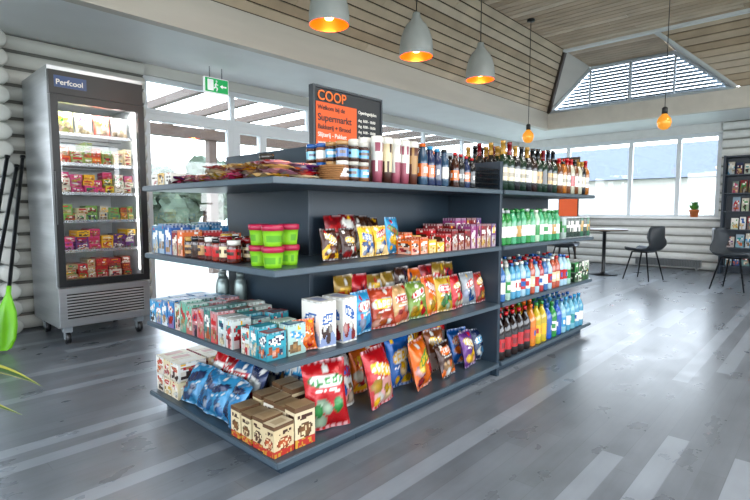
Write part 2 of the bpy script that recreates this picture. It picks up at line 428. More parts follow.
def bag(acc,M,w,h,t,f,nu=22,nv=30,mi=0):
    sd=R()*50
    for side in (-1,1):
        vs=[];fs=[];cs=[]
        if side>0: nu,nv=10,14
        for j in range(nv+1):
            v=j/nv; 
            for i in range(nu+1):
                u=i/nu; s=2*u-1
                vv=min(1,max(0,(v-.05)/.9)); q=2*vv-1
                b=t*.5*(max(0,1-abs(s)**2.4))**.6*(max(0,1-abs(q)**3))**.75
                nn=noise.noise(Vector((u*4,v*5,sd+side)))*.3+noise.noise(Vector((u*11,v*4,sd)))*.3*(abs(q)**2)
                b*=1+nn
                ww=w*(1-.09*math.sin(math.pi*vv)+.02*noise.noise(Vector((v*7,sd,0))))
                yy=side*b+.006*math.sin(u*11+sd)*(abs(q)**4)
                vs.append((s*ww/2,yy+(.0006*side),v*h))
        col=[f(i/nu if side<0 else 1-i/nu,j/nv) for j in range(nv+1) for i in range(nu+1)]
        for j in range(nv):
            for i in range(nu):
                a=j*(nu+1)+i; q=(a,a+1,a+nu+2,a+nu+1)
                if side>0: q=q[::-1]
                fs.append(q); cs.append(tuple(col[k] for k in q))
        acc.add(M,vs,fs,cs,mi,True)
def pack(acc,M,w,d,h,f,side,top=None,mi=0,nx=14,ny=18,g=None):
    acc.patch(M,(-w/2,-d/2,0),(w,0,0),(0,0,h),nx,ny,f,mi)
    acc.patch(M,(w/2,d/2,0),(-w,0,0),(0,0,h),4,6,f,mi)
    if d>.6*w and nx>9:
        acc.patch(M,(-w/2,d/2,0),(0,-d,0),(0,0,h),nx,ny,f,mi); acc.patch(M,(w/2,-d/2,0),(0,d,0),(0,0,h),nx,ny,f,mi)
    else:
        def sf(u,v): 
            c=f(.05,v); return c if v>.85 or v<.1 else (side if not(.3<v<.75 and .2<u<.8 and int(v*20)%2) else mixc(WH,side,.4))
        acc.patch(M,(-w/2,d/2,0),(0,-d,0),(0,0,h),5,12,sf,mi)
        acc.patch(M,(w/2,-d/2,0),(0,d,0),(0,0,h),5,12,sf,mi)
    t=top or side
    acc.add(M,[(-w/2,-d/2,h),(w/2,-d/2,h),(w/2,d/2,h),(-w/2,d/2,h)],[(0,1,2,3)],t,mi)
    acc.add(M,[(-w*.28,-d*.3,h+.0004),(w*.28,-d*.3,h+.0004),(w*.28,d*.3,h+.0004),(-w*.28,d*.3,h+.0004)],[(0,1,2,3)],mixc(t,side,.6) if t!=side else mixc(t,WH,.35),mi)
def lab(base,a1):
    sd=R()*9
    def f(u): return a1 if hsh(int(u*14),sd)>.45 else base
    return f
def bottle(acc,M,r,h,liquid,label,a1,cap,neck=.35,nr=.4,seg=14):
    s=h*(1-neck)
    acc.lathe(M,[(0,0,liquid),(r*.9,0,liquid),(r,h*.03,liquid),(r,s*.30,label),(r*1.01,s*.42,lab(label,a1)),(r*1.01,s*.62,label),(r*1.01,s*.74,liquid),(r,s,liquid),(r*.75,s+h*neck*.28,liquid),(r*nr,s+h*neck*.6,liquid),(r*nr*.95,h*.92,cap),(r*nr*1.1,h*.92,cap),(r*nr*1.1,h,cap),(0,h,cap)],seg)
def wine(acc,M,c,label,cap,r=.037,h=.29):
    acc.lathe(M,[(0,0,c),(r,.002,c),(r,.06,label),(r*1.01,.085,lab(label,sc(label,.4))),(r*1.01,.11,label),(r*1.01,.14,c),(r,.18,c),(r*.8,.205,c),(.015,.225,cap),(.014,h-.02,cap),(.016,h-.02,cap),(.016,h,cap),(0,h,cap)],14)
def can(acc,M,r,h,body,a1,lid=SIL):
    acc.lathe(M,[(0,0,lid),(r*.85,0,lid),(r,h*.05,body),(r,h*.3,lab(body,a1)),(r,h*.5,a1),(r,h*.62,lab(body,a1)),(r,h*.8,body),(r,h*.93,lid),(r*.88,h*.97,lid),(r*.9,h,lid),(r*.8,h-.004,lid),(0,h-.004,lid)],14)
def jar(acc,M,r,h,cont,label,a1,lid):
    acc.lathe(M,[(0,0,cont),(r*.92,0,cont),(r,h*.06,cont),(r,h*.2,label),(r*1.01,h*.35,lab(label,a1)),(r*1.01,h*.5,label),(r*1.01,h*.62,cont),(r,h*.72,cont),(r*.86,h*.8,lid),(r*.95,h*.8,lid),(r*.95,h,lid),(0,h,lid)],14)
def tub(acc,M,r,h,body,a1,lid):
    acc.lathe(M,[(0,0,body),(r*.78,0,body),(r*.82,h*.2,lab(body,a1)),(r*.88,h*.5,body),(r*.93,h*.72,lid),(r*1.02,h*.74,lid),(r*1.02,h*.97,lid),(r*.9,h,lid),(0,h,lid)],18)
E=.0015
Z0_,Z1_,Z2_,Z3_=[z+E for z in ZS]
END=RZ(-90)
def fr(x,y,z,rz=0,tilt=0): return T((x,y,z))@RZ(rz)@RX(-tilt)
def en(x,y,z,rz=0,tilt=0): return T((x,y,z))@RZ(rz)@END@RX(-tilt)

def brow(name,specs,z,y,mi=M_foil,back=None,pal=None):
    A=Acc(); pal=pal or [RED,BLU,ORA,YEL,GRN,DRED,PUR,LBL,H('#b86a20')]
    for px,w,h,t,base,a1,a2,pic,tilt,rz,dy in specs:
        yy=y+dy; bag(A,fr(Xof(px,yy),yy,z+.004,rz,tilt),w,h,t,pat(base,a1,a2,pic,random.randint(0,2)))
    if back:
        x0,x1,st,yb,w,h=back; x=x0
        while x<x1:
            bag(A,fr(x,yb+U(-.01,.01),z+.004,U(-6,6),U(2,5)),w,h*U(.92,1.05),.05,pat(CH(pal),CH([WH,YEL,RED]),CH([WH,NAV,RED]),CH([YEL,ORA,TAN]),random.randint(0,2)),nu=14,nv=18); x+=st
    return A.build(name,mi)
brow('crisp_bags',[
 (327,.21,.30,.08,RED,WH,GRN,GRN,12,-18,.0),
 (345,.17,.25,.06,WH,RED,BLU,TAN,12,12,.11),
 (364,.17,.25,.06,ORA,YEL,RED,CRM,8,0,.20),
 (384,.22,.285,.08,RED,YEL,WH,YEL,14,12,.01),
 (402,.18,.28,.06,BLU,WH,YEL,YEL,10,-8,.11),
 (410,.16,.25,.06,NAV,YEL,WH,ORA,8,0,.21),
 (426,.21,.26,.08,ORA,GRN,YEL,RED,14,14,.01),
 (439,.17,.25,.06,H('#7a3f1c'),YEL,WH,ORA,10,-5,.12),
 (451,.17,.20,.06,BRN,ORA,WH,TAN,18,10,.01),
 (463,.17,.22,.06,BLU,ORA,WH,ORA,14,-10,.09),
 (473,.16,.22,.06,PUR,WH,YEL,ORA,14,10,.02),
 (483,.14,.20,.06,NAV,LBL,WH,LBL,12,-6,.05),
],Z0_,1.6,back=(1.72,2.68,.12,1.84,.15,.27),pal=[RED,BLU,DRED,BRN,PUR,NAV,H('#b86a20'),ORA])
brow('snack_pouches',[
 (305,.10,.13,.045,ORA,H('#f08a2a'),RED,H('#d85a0e'),12,-10,-.01),
 (364,.14,.20,.06,LBL,WH,RED,BLU,8,10,.02),
 (383,.16,.20,.07,H('#a8381a'),YEL,WH,ORA,10,-12,.02),
 (402,.16,.20,.07,H('#b8905c'),RED,WH,RED,10,10,.02),
 (419,.15,.20,.06,H('#6f8c34'),WH,RED,YEL,10,-8,.03),
 (433,.14,.22,.05,ORA,WH,RED,YEL,10,10,.03),
 (446,.14,.20,.05,H('#b8941c'),RED,WH,GRN,10,-8,.03),
 (459,.14,.20,.06,RED,WH,YEL,CRM,12,10,.03),
 (471,.13,.20,.05,GRY,RED,WH,BLU,10,-6,.04),
 (482,.12,.19,.06,H('#982420'),WH,YEL,TAN,12,6,.03),
],Z1_,1.6,back=(1.70,2.68,.115,1.80,.14,.25),pal=[BRN,DRED,H('#7a3a14'),ORA,H('#8a6a20'),RED,NAV])
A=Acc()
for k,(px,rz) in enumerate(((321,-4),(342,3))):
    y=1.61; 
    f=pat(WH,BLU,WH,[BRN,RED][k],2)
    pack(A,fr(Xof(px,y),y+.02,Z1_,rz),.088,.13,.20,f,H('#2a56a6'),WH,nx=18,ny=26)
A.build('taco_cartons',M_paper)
brow('sweet_pouches',[
 (331,.10,.14,.04,H('#3e180a'),YEL,WH,H('#6a3014'),10,0,.01),
 (350,.10,.14,.04,H('#341408'),YEL,WH,RED,10,4,.01),
 (368,.095,.145,.035,YEL,BLU,WH,BLU,10,-4,.01),
 (382,.095,.145,.035,YEL,RED,WH,BLU,10,2,.02),
 (394,.11,.185,.04,LBL,GRN,RED,YEL,8,4,.05),
],Z2_,1.6,back=(1.66,1.98,.095,1.82,.11,.19),pal=[BRN,ORA,DRED,BRN])
A=Acc()
xx=Xof(402,1.6)
while xx<2.72:
    if xx<2.15: c=CH([ORA,YEL,GRN,LBL,BRN]);w,h=.07,U(.05,.11)
    elif xx<2.45: c=CH([RED,DRED,RED]);w,h=.062,U(.08,.12)
    else: c=CH([PUR,H('#8a346e'),RED,DRED]);w,h=.055,.14
    a2=CH([WH,YEL,BRN])
    for r in range(2):
        pack(A,fr(xx+w/2,1.59+r*.105,Z2_,U(-3,3)),w*.93,.095,h*(1+.25*r),pat(c,a2,WH,None,1),c,sc(c,.9),nx=10,ny=12)
    xx+=w+.003
A.build('chocolate_boxes',M_paper)
A=Acc()
def line(x0,x1,r,fn,ys,z,gap=.003):
    x=x0+r
    while x+r<=x1+.004:
        for k,y in enumerate(ys): fn(x+U(-.001,.001),y,z)
        x+=2*r+gap
TX=[Xof(p,1.58) for p in (335,370,416,449,473)]
def J(x,y,z):
    for k in range(2): jar(A,T((x,y,z+k*.084))@RZ(U(0,360)),.029,.083,CH([BRN,H('#7a4a2a')]),CH([LBL,BLU,WH,H('#6ab0c8')]),CH([WH,NAV,BRN]),CH([WH,BLU,TAN,H('#c8c4b8')]))
line(TX[0],TX[1],.030,J,(1.565,1.63,1.695,1.76),Z3_)
A.build('spread_jars',M_bottle)
A=Acc()
cups=[(H('#5c3224'),TAN),(H('#b89068'),WH),(H('#984c5c'),WH),(H('#42241c'),CRM),(H('#7c4250'),CRM)]
def coffee(x,y,z):
    c,a1=CH(cups); A.lathe(T((x,y,z))@RZ(U(0,360)),[(0,0,c),(.022,0,c),(.025,.05,lab(c,a1)),(.027,.1,a1),(.028,.14,lab(c,a1)),(.029,.18,WH),(.031,.182,WH),(.031,.195,WH),(.026,.21,WH),(0,.21,WH)],14)
line(TX[1],TX[2],.031,coffee,(1.565,1.64,1.715,1.79),Z3_)
A.build('iced_coffee_cups',M_plastic)
A=Acc()
line(TX[2],TX[3],.030,lambda x,y,z:bottle(A,T((x,y,z))@RZ(U(0,360)),.028,U(.19,.21),CH([NAV,BK,H('#25435c')]),CH([BLU,ORA,NAV,WH]),WH,CH([BK,ORA,LBL]),.3,.5),(1.565,1.635,1.71,1.78),Z3_)
line(TX[3],TX[4],.027,lambda x,y,z:bottle(A,T((x,y,z))@RZ(U(0,360)),.025,U(.17,.19),CH([BRN,NAV,BK]),CH([ORA,BLU,BK,TAN]),WH,CH([BK,RED]),.35,.4),(1.565,1.635,1.71,1.78),Z3_)
A.build('sauce_bottles',M_bottle)
A=Acc(); bx0,bx1,by0,by1,bz0,bz1=2.56,2.77,1.545,1.84,Z3_+.003,Z3_+.12
for k in range(5):
    z=bz0+(bz1-bz0)*k/4
    A.tube([(bx0,by0,z),(bx1,by0,z),(bx1,by1,z),(bx0,by1,z),(bx0,by0,z)],.003,seg=5)
for k in range(9):
    x=bx0+(bx1-bx0)*k/8; A.tube([(x,by0,bz1),(x,by0,bz0),(x,by1,bz0),(x,by1,bz1)],.002,seg=5)
for k in range(9):
    y=by0+(by1-by0)*k/8; A.tube([(bx0,y,bz1),(bx0,y,bz0),(bx1,y,bz0),(bx1,y,bz1)],.002,seg=5)
A.build('wire_basket',M_black)
R0=DV+.02
A=Acc()
line(R0,3.66,.040,lambda x,y,z:wine(A,T((x,y,z))@RZ(U(0,360)),CH([DGN,BK,H('#28140e'),DGN]),CH([CRM,WH,CRM,GOLD,BK]),CH([DRED,BK,GOLD,BK]),h=U(.28,.31)),(1.565,1.65,1.735,1.82),Z3_)
line(3.68,4.34,.037,lambda x,y,z:wine(A,T((x,y,z))@RZ(U(0,360)),CH([H('#6a3a12'),H('#a8641c'),BK,H('#b9b6a0'),DRED]),CH([CRM,WH,RED]),CH([GOLD,BK,RED]),r=.034,h=U(.23,.29)),(1.565,1.65,1.735,1.82),Z3_)
line(R0,4.3,.046,lambda x,y,z:wine(A,T((x,y,z))@RZ(U(0,360)),CH([DGN,BK]),CH([CRM,WH]),CH([DRED,BK,GOLD])),(2.4,2.55),Z3_)
A.build('wine_bottles',M_bottle)
A=Acc()
def cc2(x,y,z):
    g=CH([(GRN,WH,WH,SIL),(H('#2a8a4a'),WH,GRN,WH),(H('#48a070'),WH,WH,GRN),(H('#a8c8a8'),GRN,WH,WH),(H('#1c7a44'),GOLD,WH,GRN)])
    bottle(A,T((x,y,z))@RZ(U(0,360)),.031,U(.22,.235),*g,.28,.5)
line(R0,3.75,.033,cc2,(1.56,1.64,1.72,1.80),Z2_)
line(3.77,4.34,.034,lambda x,y,z:(can(A,T((x,y,z))@RZ(U(0,360)),.032,.17,*CH([(H('#1c5a3a'),GOLD),(GRY,WH),(DGN,WH),(H('#98a8a0'),GRN)]))),(1.56,1.64,1.72,1.80),Z2_)
A.build('drink_cans',M_bottle)
A=Acc()
line(R0,4.0,.034,lambda x,y,z:bottle(A,T((x,y,z))@RZ(U(0,360)),.032,U(.22,.25),*CH([(H('#a02428'),WH,BLU),(H('#4a90b0'),WH,RED),(H('#98b8c8'),RED,BLU),(H('#2c5c94'),WH,YEL),(H('#98b8a8'),GRN,WH),(H('#a8482c'),CRM,WH),(H('#3a8488'),WH,RED)]),CH([WH,RED,BLU]),.3,.4),(1.56,1.64,1.72,1.80),Z1_)
A.build('juice_bottles',M_bottle)
A=Acc()
for i in range(4):
    for r in range(3):
        for k in range(2): pack(A,fr(4.06+i*.078,1.58+r*.1,Z1_+k*.081),.072,.09,.08,pat(CH([GRN,DGN,WH,BRN]),WH,GRN,BRN,1),DGN,DGN,nx=6,ny=6)
A.build('snack_boxes',M_paper)
A=Acc()
def soda(x,y,z):
    if x<3.26: s=(H('#180806'),RED,H('#7a0c10'),RED)
    elif x<3.5: s=CH([(H('#b8a01c'),YEL,RED,GRN),(H('#c8741a'),ORA,BLU,ORA)])
    elif x<3.78: s=CH([(H('#1a50a8'),BLU,WH,BLU),(H('#c0b88c'),YEL,GRN,YEL),(GRN,WH,GRN,GRN)])
    else: s=CH([(H('#6ca8b8'),TEA,WH,BLU),(H('#80b0c0'),LBL,WH,BLU),(H('#4a90ac'),WH,BLU,LBL)])
    bottle(A,T((x,y,z))@RZ(U(0,360)),.042,.30 if x<3.5 else .27,*s,.38,.32)
line(R0,4.34,.0435,soda,(1.57,1.665,1.76,1.855),Z0_)
A.build('soda_bottles',M_bottle)

# ======= end (facing -X)
def yrow(y0,y1,w,fn):
    y=y1
    while y-w>=y0-.003: fn(y-w/2); y-=w
A=Acc()
yrow(2.40,2.66,.086,lambda y:[pack(A,en(1.19+r*.17,y,Z0_+k*.095,U(-2,2)),.082,.155,.093,pat(*CH([(CRM,RED,WH),(RED,WH,CRM),(WH,RED,TAN)]),None,1),CH([RED,CRM]),CRM,nx=11,ny=12) for k in (0,1) for r in (0,1)])
A.build('pudding_boxes',M_paper)
A=Acc()
def cbag(x,y,w,h,b,a1,a2,pic,tl,rz,z=0): bag(A,en(x,y,Z0_+.006+z,rz,tl),w,h,.06,pat(b,a1,a2,pic,random.randint(0,2)),nu=18,nv=24)
LB2=H('#3084ae')
for y,c,rz in ((1.975,H('#2878a8'),-14),(2.09,LB2,6),(2.205,H('#1f70a0'),-8),(2.32,LB2,10)): cbag(1.13,y,.16,.20,c,CH([WH,NAV]),NAV,H('#1a5a90'),30,rz)
for y,c in ((1.98,NAV),(2.09,H('#1d5078')),(2.2,DRED),(2.31,RED)): cbag(1.25,y,.16,.24,c,CH([WH,LBL,RED]),WH,None,18,U(-12,12))
for y,c in ((1.76,H('#1d5078')),(1.84,NAV),(1.94,H('#1d5078')),(2.05,NAV),(2.18,DRED),(2.30,RED)): cbag(1.44,y,.16,.29,c,CH([WH,LBL,RED,YEL]),WH,None,8,U(-8,8))
A.build('coffee_bags',M_foil)
A=Acc()
def cart(x,y,rz,h):
    c=CH([CRM,H('#cfbe9c'),H('#d8d0c0'),H('#c8b48c')]); pc=CH([BRN,H('#8a3a14'),H('#5a3a1c')]); sd=R()
    def f(u,v):
        if v>.86: return H('#5c4028')
        if .66<v<.80 and .12<u<.88: return BRN if hsh(int(u*9),int(v*22),sd)>.35 else c
        d=((u-.5)/.38)**2+((v-.40)/.19)**2
        if d<1: return mixc(sc(pc,1.8),sc(pc,.5),d) if hsh(int(u*12),int(v*16),sd)>.25 else CRM
        if v<.2: return H('#a8281c') if hsh(int(u*10),int(v*18),sd)>.35 else H('#b8882c')
        return c
    pack(A,en(x,y,Z0_,rz),.070,.10,h,f,H('#8c7250'),CH([H('#a08868'),H('#c8b898'),H('#8c7454')]),nx=16,ny=24)
for x,h_,y0_ in ((1.14,.13,1.55),(1.25,.16,1.55),(1.355,.18,1.71)): yrow(y0_,1.87,.08,lambda y:cart(x+U(-.003,.003),y+U(-.003,.003),U(-4,4),h_*U(.95,1.05)))
A.build('coffee_cartons',M_paper)
A=Acc()
def milk(y,cs_,x=1.13,h=.115,w=.062,n=3):
    for r in range(n):
        b,a1=CH(cs_); pack(A,en(x+r*.1,y,Z1_,U(-3,3)),w*.93,.09,h*U(.88,1.08),pat(b,a1,CH([WH,RED,NAV]),None,random.randint(0,2)),b,CH([mixc(WH,b,.5),sc(b,.7),H('#3a7a78'),H('#8a302c'),H('#28587c')]),nx=11,ny=14)
yrow(2.36,2.65,.07,lambda y:milk(y,[(LBL,WH),(H('#5090b8'),NAV),(H('#2a70a8'),WH)],w=.07,h=.13))
yrow(1.95,2.36,.058,lambda y:milk(y,[(H('#c0c8bc'),GRN),(H('#60a088'),RED),(H('#b87a7a'),RED),(H('#407a70'),WH)],w=.058,h=.14))
yrow(1.79,1.95,.062,lambda y:milk(y,[(H('#a0c0b8'),LBL),(H('#6c9880'),RED),(H('#2890a0'),WH),(H('#c0c8c4'),TEA)],w=.062,h=.125))
yrow(1.55,1.765,.062,lambda y:milk(y,[(H('#a0c0b8'),LBL),(H('#6c9880'),RED),(H('#2890a0'),WH),(H('#c0c8c4'),TEA)],w=.062,h=.125,n=2))
A.build('tea_cartons',M_paper)
A=Acc()
for x,y in ((1.50,2.62),(1.45,2.54),(1.51,2.45)):
    A.lathe(T((x,y,Z1_)),[(0,0,GRY),(.033,0,GRY),(.036,.01,SIL),(.036,.16,SIL),(.03,.19,SIL),(.02,.205,GRY),(.021,.205,GRY),(.021,.235,GRY),(0,.237,GRY)],16)
A.build('steel_flasks',mat('flask_steel',H('#7d8a88'),rough=.3,metal=.6))
A=Acc()
for y0,y1,w,h,cl_ in ((2.42,2.65,.075,.15,[(TEA,NAV),(BLU,WH),(H('#1a6a9a'),WH),(H('#2a6a5a'),WH)]),(2.28,2.42,.06,.115,[(RED,WH),(ORA,WH),(WH,RED),(DRED,CRM)])):
    yrow(y0,y1,w,lambda y:[pack(A,en(1.16+r*.11,y,Z2_,U(-3,3)),w*.93,.1,h*U(.9,1.1),pat(*CH(cl_),WH,None,1),NAV,NAV,nx=10,ny=12) for r in range(3)])
A.build('cracker_boxes',M_paper)
A=Acc()
def jj(y):
    for r in range(4):
        c=CH([H('#7a2410'),H('#4c180c'),H('#984216'),H('#321a10')]); jar(A,T((1.12+r*.075,y,Z2_))@RZ(U(0,360)),.03,U(.09,.11),c,CH([CRM,WH,RED,c,TAN]),BRN,CH([DRED,BK,WH,GOLD,BRN]))
yrow(1.77,2.27,.063,jj)
A.build('preserve_jars',M_bottle)
A=Acc(); MG=H('#a0103a')
for x,y in ((1.13,1.595),(1.14,1.70),(1.24,1.64)):
    for k in range(2): tub(A,T((x,y,Z2_+k*.084))@RZ(U(0,99)),.043,.083,LIM,H('#529616'),MG)
A.build('dessert_tubs',M_plastic)
A=Acc()
def flat(x,y,lay,c=None,w=.11):
    c=c or CH([H('#983054'),PUR,PNK,YEL,H('#c8a058'),RED,CRM,H('#7a3a5a'),DRED,H('#d890a8')])
    bag(A,T((x,y,Z3_+.012+.016*lay))@RZ(-90+U(-30,30))@RX(-90+U(-4,4))@T((0,0,-.07)),w,.14,.024,pat(c,CH([WH,YEL,PNK]),WH,None,random.randint(0,2)),nu=10,nv=14)
for lay in range(4):
    for y in (1.66,1.78,1.90,2.02): flat(1.18+U(-.01,.03),y+U(-.02,.02),lay)
    for y in (1.68,1.82,1.96): flat(1.33,y,lay)
for lay in range(2):
    for y in (2.14,2.25,2.36): flat(1.18,y,lay)
A.build('candy_pouches',M_foil)
A=Acc()
for y in (2.46,2.54,2.62): pack(A,en(1.16,y,Z3_,0),.07,.08,.06,pat(CH([WH,H('#d8b060')]),BRN,WH,None,1),WH,WH,nx=8,ny=7)
A.build('cookie_boxes',M_paper)
A=Acc(); jar(A,T((1.46,2.10,Z3_+.001)),.04,.15,H('#a8a490'),H('#c8c4b4'),BRN,H('#3a3430')); A.build('glass_jar',M_bottle)
A=Acc()
for k in range(7): 
    z=Z3_+.006+k*.009; pts_=[(1.455+.038*math.cos(t*math.pi/8)*(1+.04*k),1.62+.065*math.sin(t*math.pi/8)*(1+.04*k),z) for t in range(17)]
    A.tube(pts_,.0052,seg=5)
A.build('wicker_basket',mat('wicker',H('#98683a'),rough=.7))
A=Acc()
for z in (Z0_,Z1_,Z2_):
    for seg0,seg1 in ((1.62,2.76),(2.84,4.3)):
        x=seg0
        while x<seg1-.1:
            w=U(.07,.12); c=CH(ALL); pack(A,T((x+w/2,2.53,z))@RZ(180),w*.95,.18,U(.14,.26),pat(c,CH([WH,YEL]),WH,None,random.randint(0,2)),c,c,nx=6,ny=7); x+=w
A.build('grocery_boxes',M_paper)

# ---------------- sign board on gondola ----------------
sg=empty('notice_board',(2.02,2.1,1.33))
def kids(o,e): o.matrix_parent_inverse=e.matrix_basis.inverted(); return o
a=Acc(); bx0,bx1,bz0,bz1=1.77,2.30,1.345,1.725
a.box(bx0,bx1,2.10,2.125,bz0,bz1,mi=0)
for q in ((bx0-.012,bx0,bz0-.012,bz1+.012),(bx1,bx1+.012,bz0-.012,bz1+.012)): a.box(q[0],q[1],2.092,2.13,q[2],q[3],mi=1)
a.box(bx0,bx1,2.092,2.13,bz1,bz1+.012,mi=1); a.box(bx0,bx1,2.092,2.13,bz0-.012,bz0,mi=1)
a.box(bx0+.01,bx0+.32,2.096,2.10,bz0+.01,bz1-.075,mi=2)
kids(a.build('board',[M_dark,mat('board_frame',H('#3a3f44'),rough=.4),M_orange],sg),sg)
M_tw=mat('lettering_white',H('#e8e4da')); M_to=mat('lettering_orange',H('#f0701c')); 
FT=RX(90)
for s_,sz,x,z,m_ in (('COOP',.075,bx0+.02,bz1-.064,M_to),('Openingstijden',.026,bx0+.335,bz1-.10,M_tw),('Welkom bij de',.034,bx0+.02,bz1-.115,M_dark),('Supermarkt',.054,bx0+.02,bz1-.175,M_dark),('Bakkerij + Brood',.036,bx0+.02,bz1-.22,M_dark),('Slijterij - Pakket',.034,bx0+.02,bz1-.262,M_tw),('verse koffie',.034,bx0+.02,bz1-.305,M_tw)):
    text('lettering',s_,sz,T((x,2.0945 if x<bx0+.3 else 2.0985,z))@FT,m_,sg)
for k in range(7): text('lettering','dag  8:00 - 18:00',.022,T((bx0+.335,2.0985,bz1-.145-k*.033))@FT,M_tw,sg)

# ---------------- fridge ----------------
fx0,fx1,fy0,fy1=1.09,1.78,4.33,5.08; fz=2.14
fe=empty('display_fridge',((fx0+fx1)/2,(fy0+fy1)/2,0))
a=Acc()
a.box(fx0,fx0+.04,fy0+.04,fy1,.14,fz); a.box(fx1-.04,fx1,fy0+.04,fy1,.14,fz); a.box(fx0+.04,fx1-.04,fy1-.04,fy1,.14,fz)
a.box(fx0+.04,fx1-.04,fy0+.04,fy1-.04,fz-.22,fz); a.box(fx0+.04,fx1-.04,fy0+.04,fy1-.04,.14,.46)
a.box(fx0,fx1,fy0+.0,fy0+.04,.15,.455)
a.box(fx0,fx1,fy0+.015,fy0+.04,fz-.035,fz+.0)
for i in range(9): a.box(fx0+.06,fx1-.06,fy0-.006,fy0+.0,.20+i*.023,.212+i*.023)
kids(a.build('cabinet',M_steel,fe,.004),fe)
a=Acc()
for i in range(9): a.box(fx0+.055,fx1-.055,fy0-.002,fy0-.0005,.212+i*.023,.223+i*.023)
a.box(fx0+.005,fx1-.005,fy0-.005,fy0+.04,fz-.21,fz-.036)
dz0,dz1=.465,fz-.215; w=.055
a.box(fx0+.005,fx0+w,fy0-.02,fy0+.035,dz0,dz1); a.box(fx1-w,fx1-.005,fy0-.02,fy0+.035,dz0,dz1)
a.box(fx0+w,fx1-w,fy0-.02,fy0+.035,dz1-w,dz1); a.box(fx0+w,fx1-w,fy0-.02,fy0+.035,dz0,dz0+w)
a.box(fx0+.01,fx0+.03,fy0-.05,fy0-.02,.95,1.35)
kids(a.build('door_frame',M_black,fe,.003),fe)
a=Acc(); a.box(fx0+w,fx1-w,fy0+.0,fy0+.006,dz0+w,dz1-w); kids(a.build('door_glass',M_glass,fe),fe)
a=Acc(); a.box(fx0+.041,fx0+.045,fy0+.05,fy1-.041,.462,fz-.222); a.box(fx1-.045,fx1-.041,fy0+.05,fy1-.041,.462,fz-.222); a.box(fx0+.045,fx1-.045,fy1-.045,fy1-.041,.462,fz-.222); a.box(fx0+.045,fx1-.045,fy0+.05,fy1-.045,.461,.466)
kids(a.build('liner',M_liner,fe),fe)
a=Acc(); a.box(fx0+.08,fx1-.08,fy0+.06,fy0+.08,fz-.24,fz-.224); 
a.box(fx0+.05,fx0+.06,fy0+.055,fy0+.065,.55,fz-.25); a.box(fx1-.06,fx1-.05,fy0+.055,fy0+.065,.55,fz-.25)
kids(a.build('interior_lamp',M_led,fe),fe)
a=Acc(); shz=[.50,.735,.97,1.19,1.42,1.65]
for z in shz[1:]:
    for k in range(22): x=fx0+.065+k*(fx1-fx0-.13)/21; a.tube([(x,fy0+.08,z),(x,fy1-.06,z)],.0025,seg=4)
    for y in (fy0+.08,fy0+.4,fy1-.06): a.tube([(fx0+.046,y,z),(fx1-.046,y,z)],.005,seg=5)
    a.box(fx0+.05,fx1-.05,fy0+.072,fy0+.076,z-.012,z+.012)
kids(a.build('wire_shelves',M_wire,fe),fe)
a=Acc()
for x in (fx0+.07,fx1-.07):
    for y in (fy0+.09,fy1-.09):
        a.lathe(T((x-.015,y,.05))@RY(90),[(0,0,BK),(.05,0,BK),(.05,.03,BK),(0,.03,BK)],16); a.box(x-.03,x+.03,y-.03,y+.03,.095,.14,GRY)
        a.box(x-.022,x-.017,y-.02,y+.02,.04,.1,GRY); a.box(x+.017,x+.022,y-.02,y+.02,.04,.1,GRY)
kids(a.build('casters',M_plastic,fe),fe)
text('brand_plate','Perfcool',.055,T((fx0+.05,fy0-.007,fz-.14))@FT,M_tw,fe)
a=Acc(); a.box(fx0+.04,fx0+.26,fy0-.0065,fy0-.005,fz-.16,fz-.075); kids(a.build('plate',mat('plate_blue',H('#1e3f70'),rough=.3),fe),fe)
a=Acc(); X_a,X_b=fx0+.075,fx1-.075
def pouch(x,z,c,a1,w=.13,h=.18): bag(a,T((x,fy0+.16,z+.006))@RX(-8),w,h,.05,pat(c,a1,CH([WH,GRN]),CH([TAN,H('#b8a080'),CRM]),random.randint(0,2)),nu=14,nv=18)
for k,c in enumerate([H('#a8b060'),H('#d8d0b0'),H('#b8503a'),H('#c8c4b8')]): pouch(X_a+.07+k*.135,shz[5],c,CH([YEL,PNK,GRN]))
kids(a.build('frozen_bags',M_foil,fe),fe)
a=Acc()
def fill(z,hs,cols,wr=(.06,.1)):
    x=X_a
    while x<X_b-.04:
        w_=min(U(*wr),X_b-x); c=CH(cols); st=0; tot=U(*hs)
        while st<tot:
            hh=U(.04,.07)
            if R()<.3: c=CH(cols)
            pack(a,T((x+w_/2+U(-.004,.004),fy0+.19+U(-.02,.02),z+.006+st))@RZ(U(-6,6)),w_*.92,.18,hh,pat(c,CH([WH,YEL,RED,GRN]),CH([WH,NAV,RED]),None,random.randint(0,2)),c,c,nx=9,ny=7); st+=hh+.001
        x+=w_
fill(shz[4],(.07,.13),[YEL,H('#e0d0a8'),H('#d87a90'),H('#4a8a3a'),ORA,H('#8aa050')])
fill(shz[3],(.08,.14),[YEL,H('#d8b818'),PNK,H('#d0ccb8'),GRN,H('#c8387a')])
fill(shz[2],(.06,.12),[H('#c8c4b4'),H('#c0b090'),H('#6a9840'),ORA,H('#a8683a')])
fill(shz[1],(.09,.14),[H('#a03a8a'),PUR,YEL,PNK,H('#c890a8'),H('#7aa83a')])
fill(shz[0],(.10,.15),[RED,H('#a8906a'),H('#c8c0b0'),H('#8a2a1a'),GRN])
kids(a.build('chilled_food',M_paper,fe),fe)
ld=D.lights.new('fridge_lamp','AREA'); ld.energy=9; ld.shape='RECTANGLE'; ld.size=.5; ld.size_y=.1; lo=D.objects.new('fridge_lamp',ld); C.collection.objects.link(lo); lo.location=((fx0+fx1)/2,fy0+.1,fz-.245); lo.parent=fe; lo.matrix_parent_inverse=fe.matrix_basis.inverted()

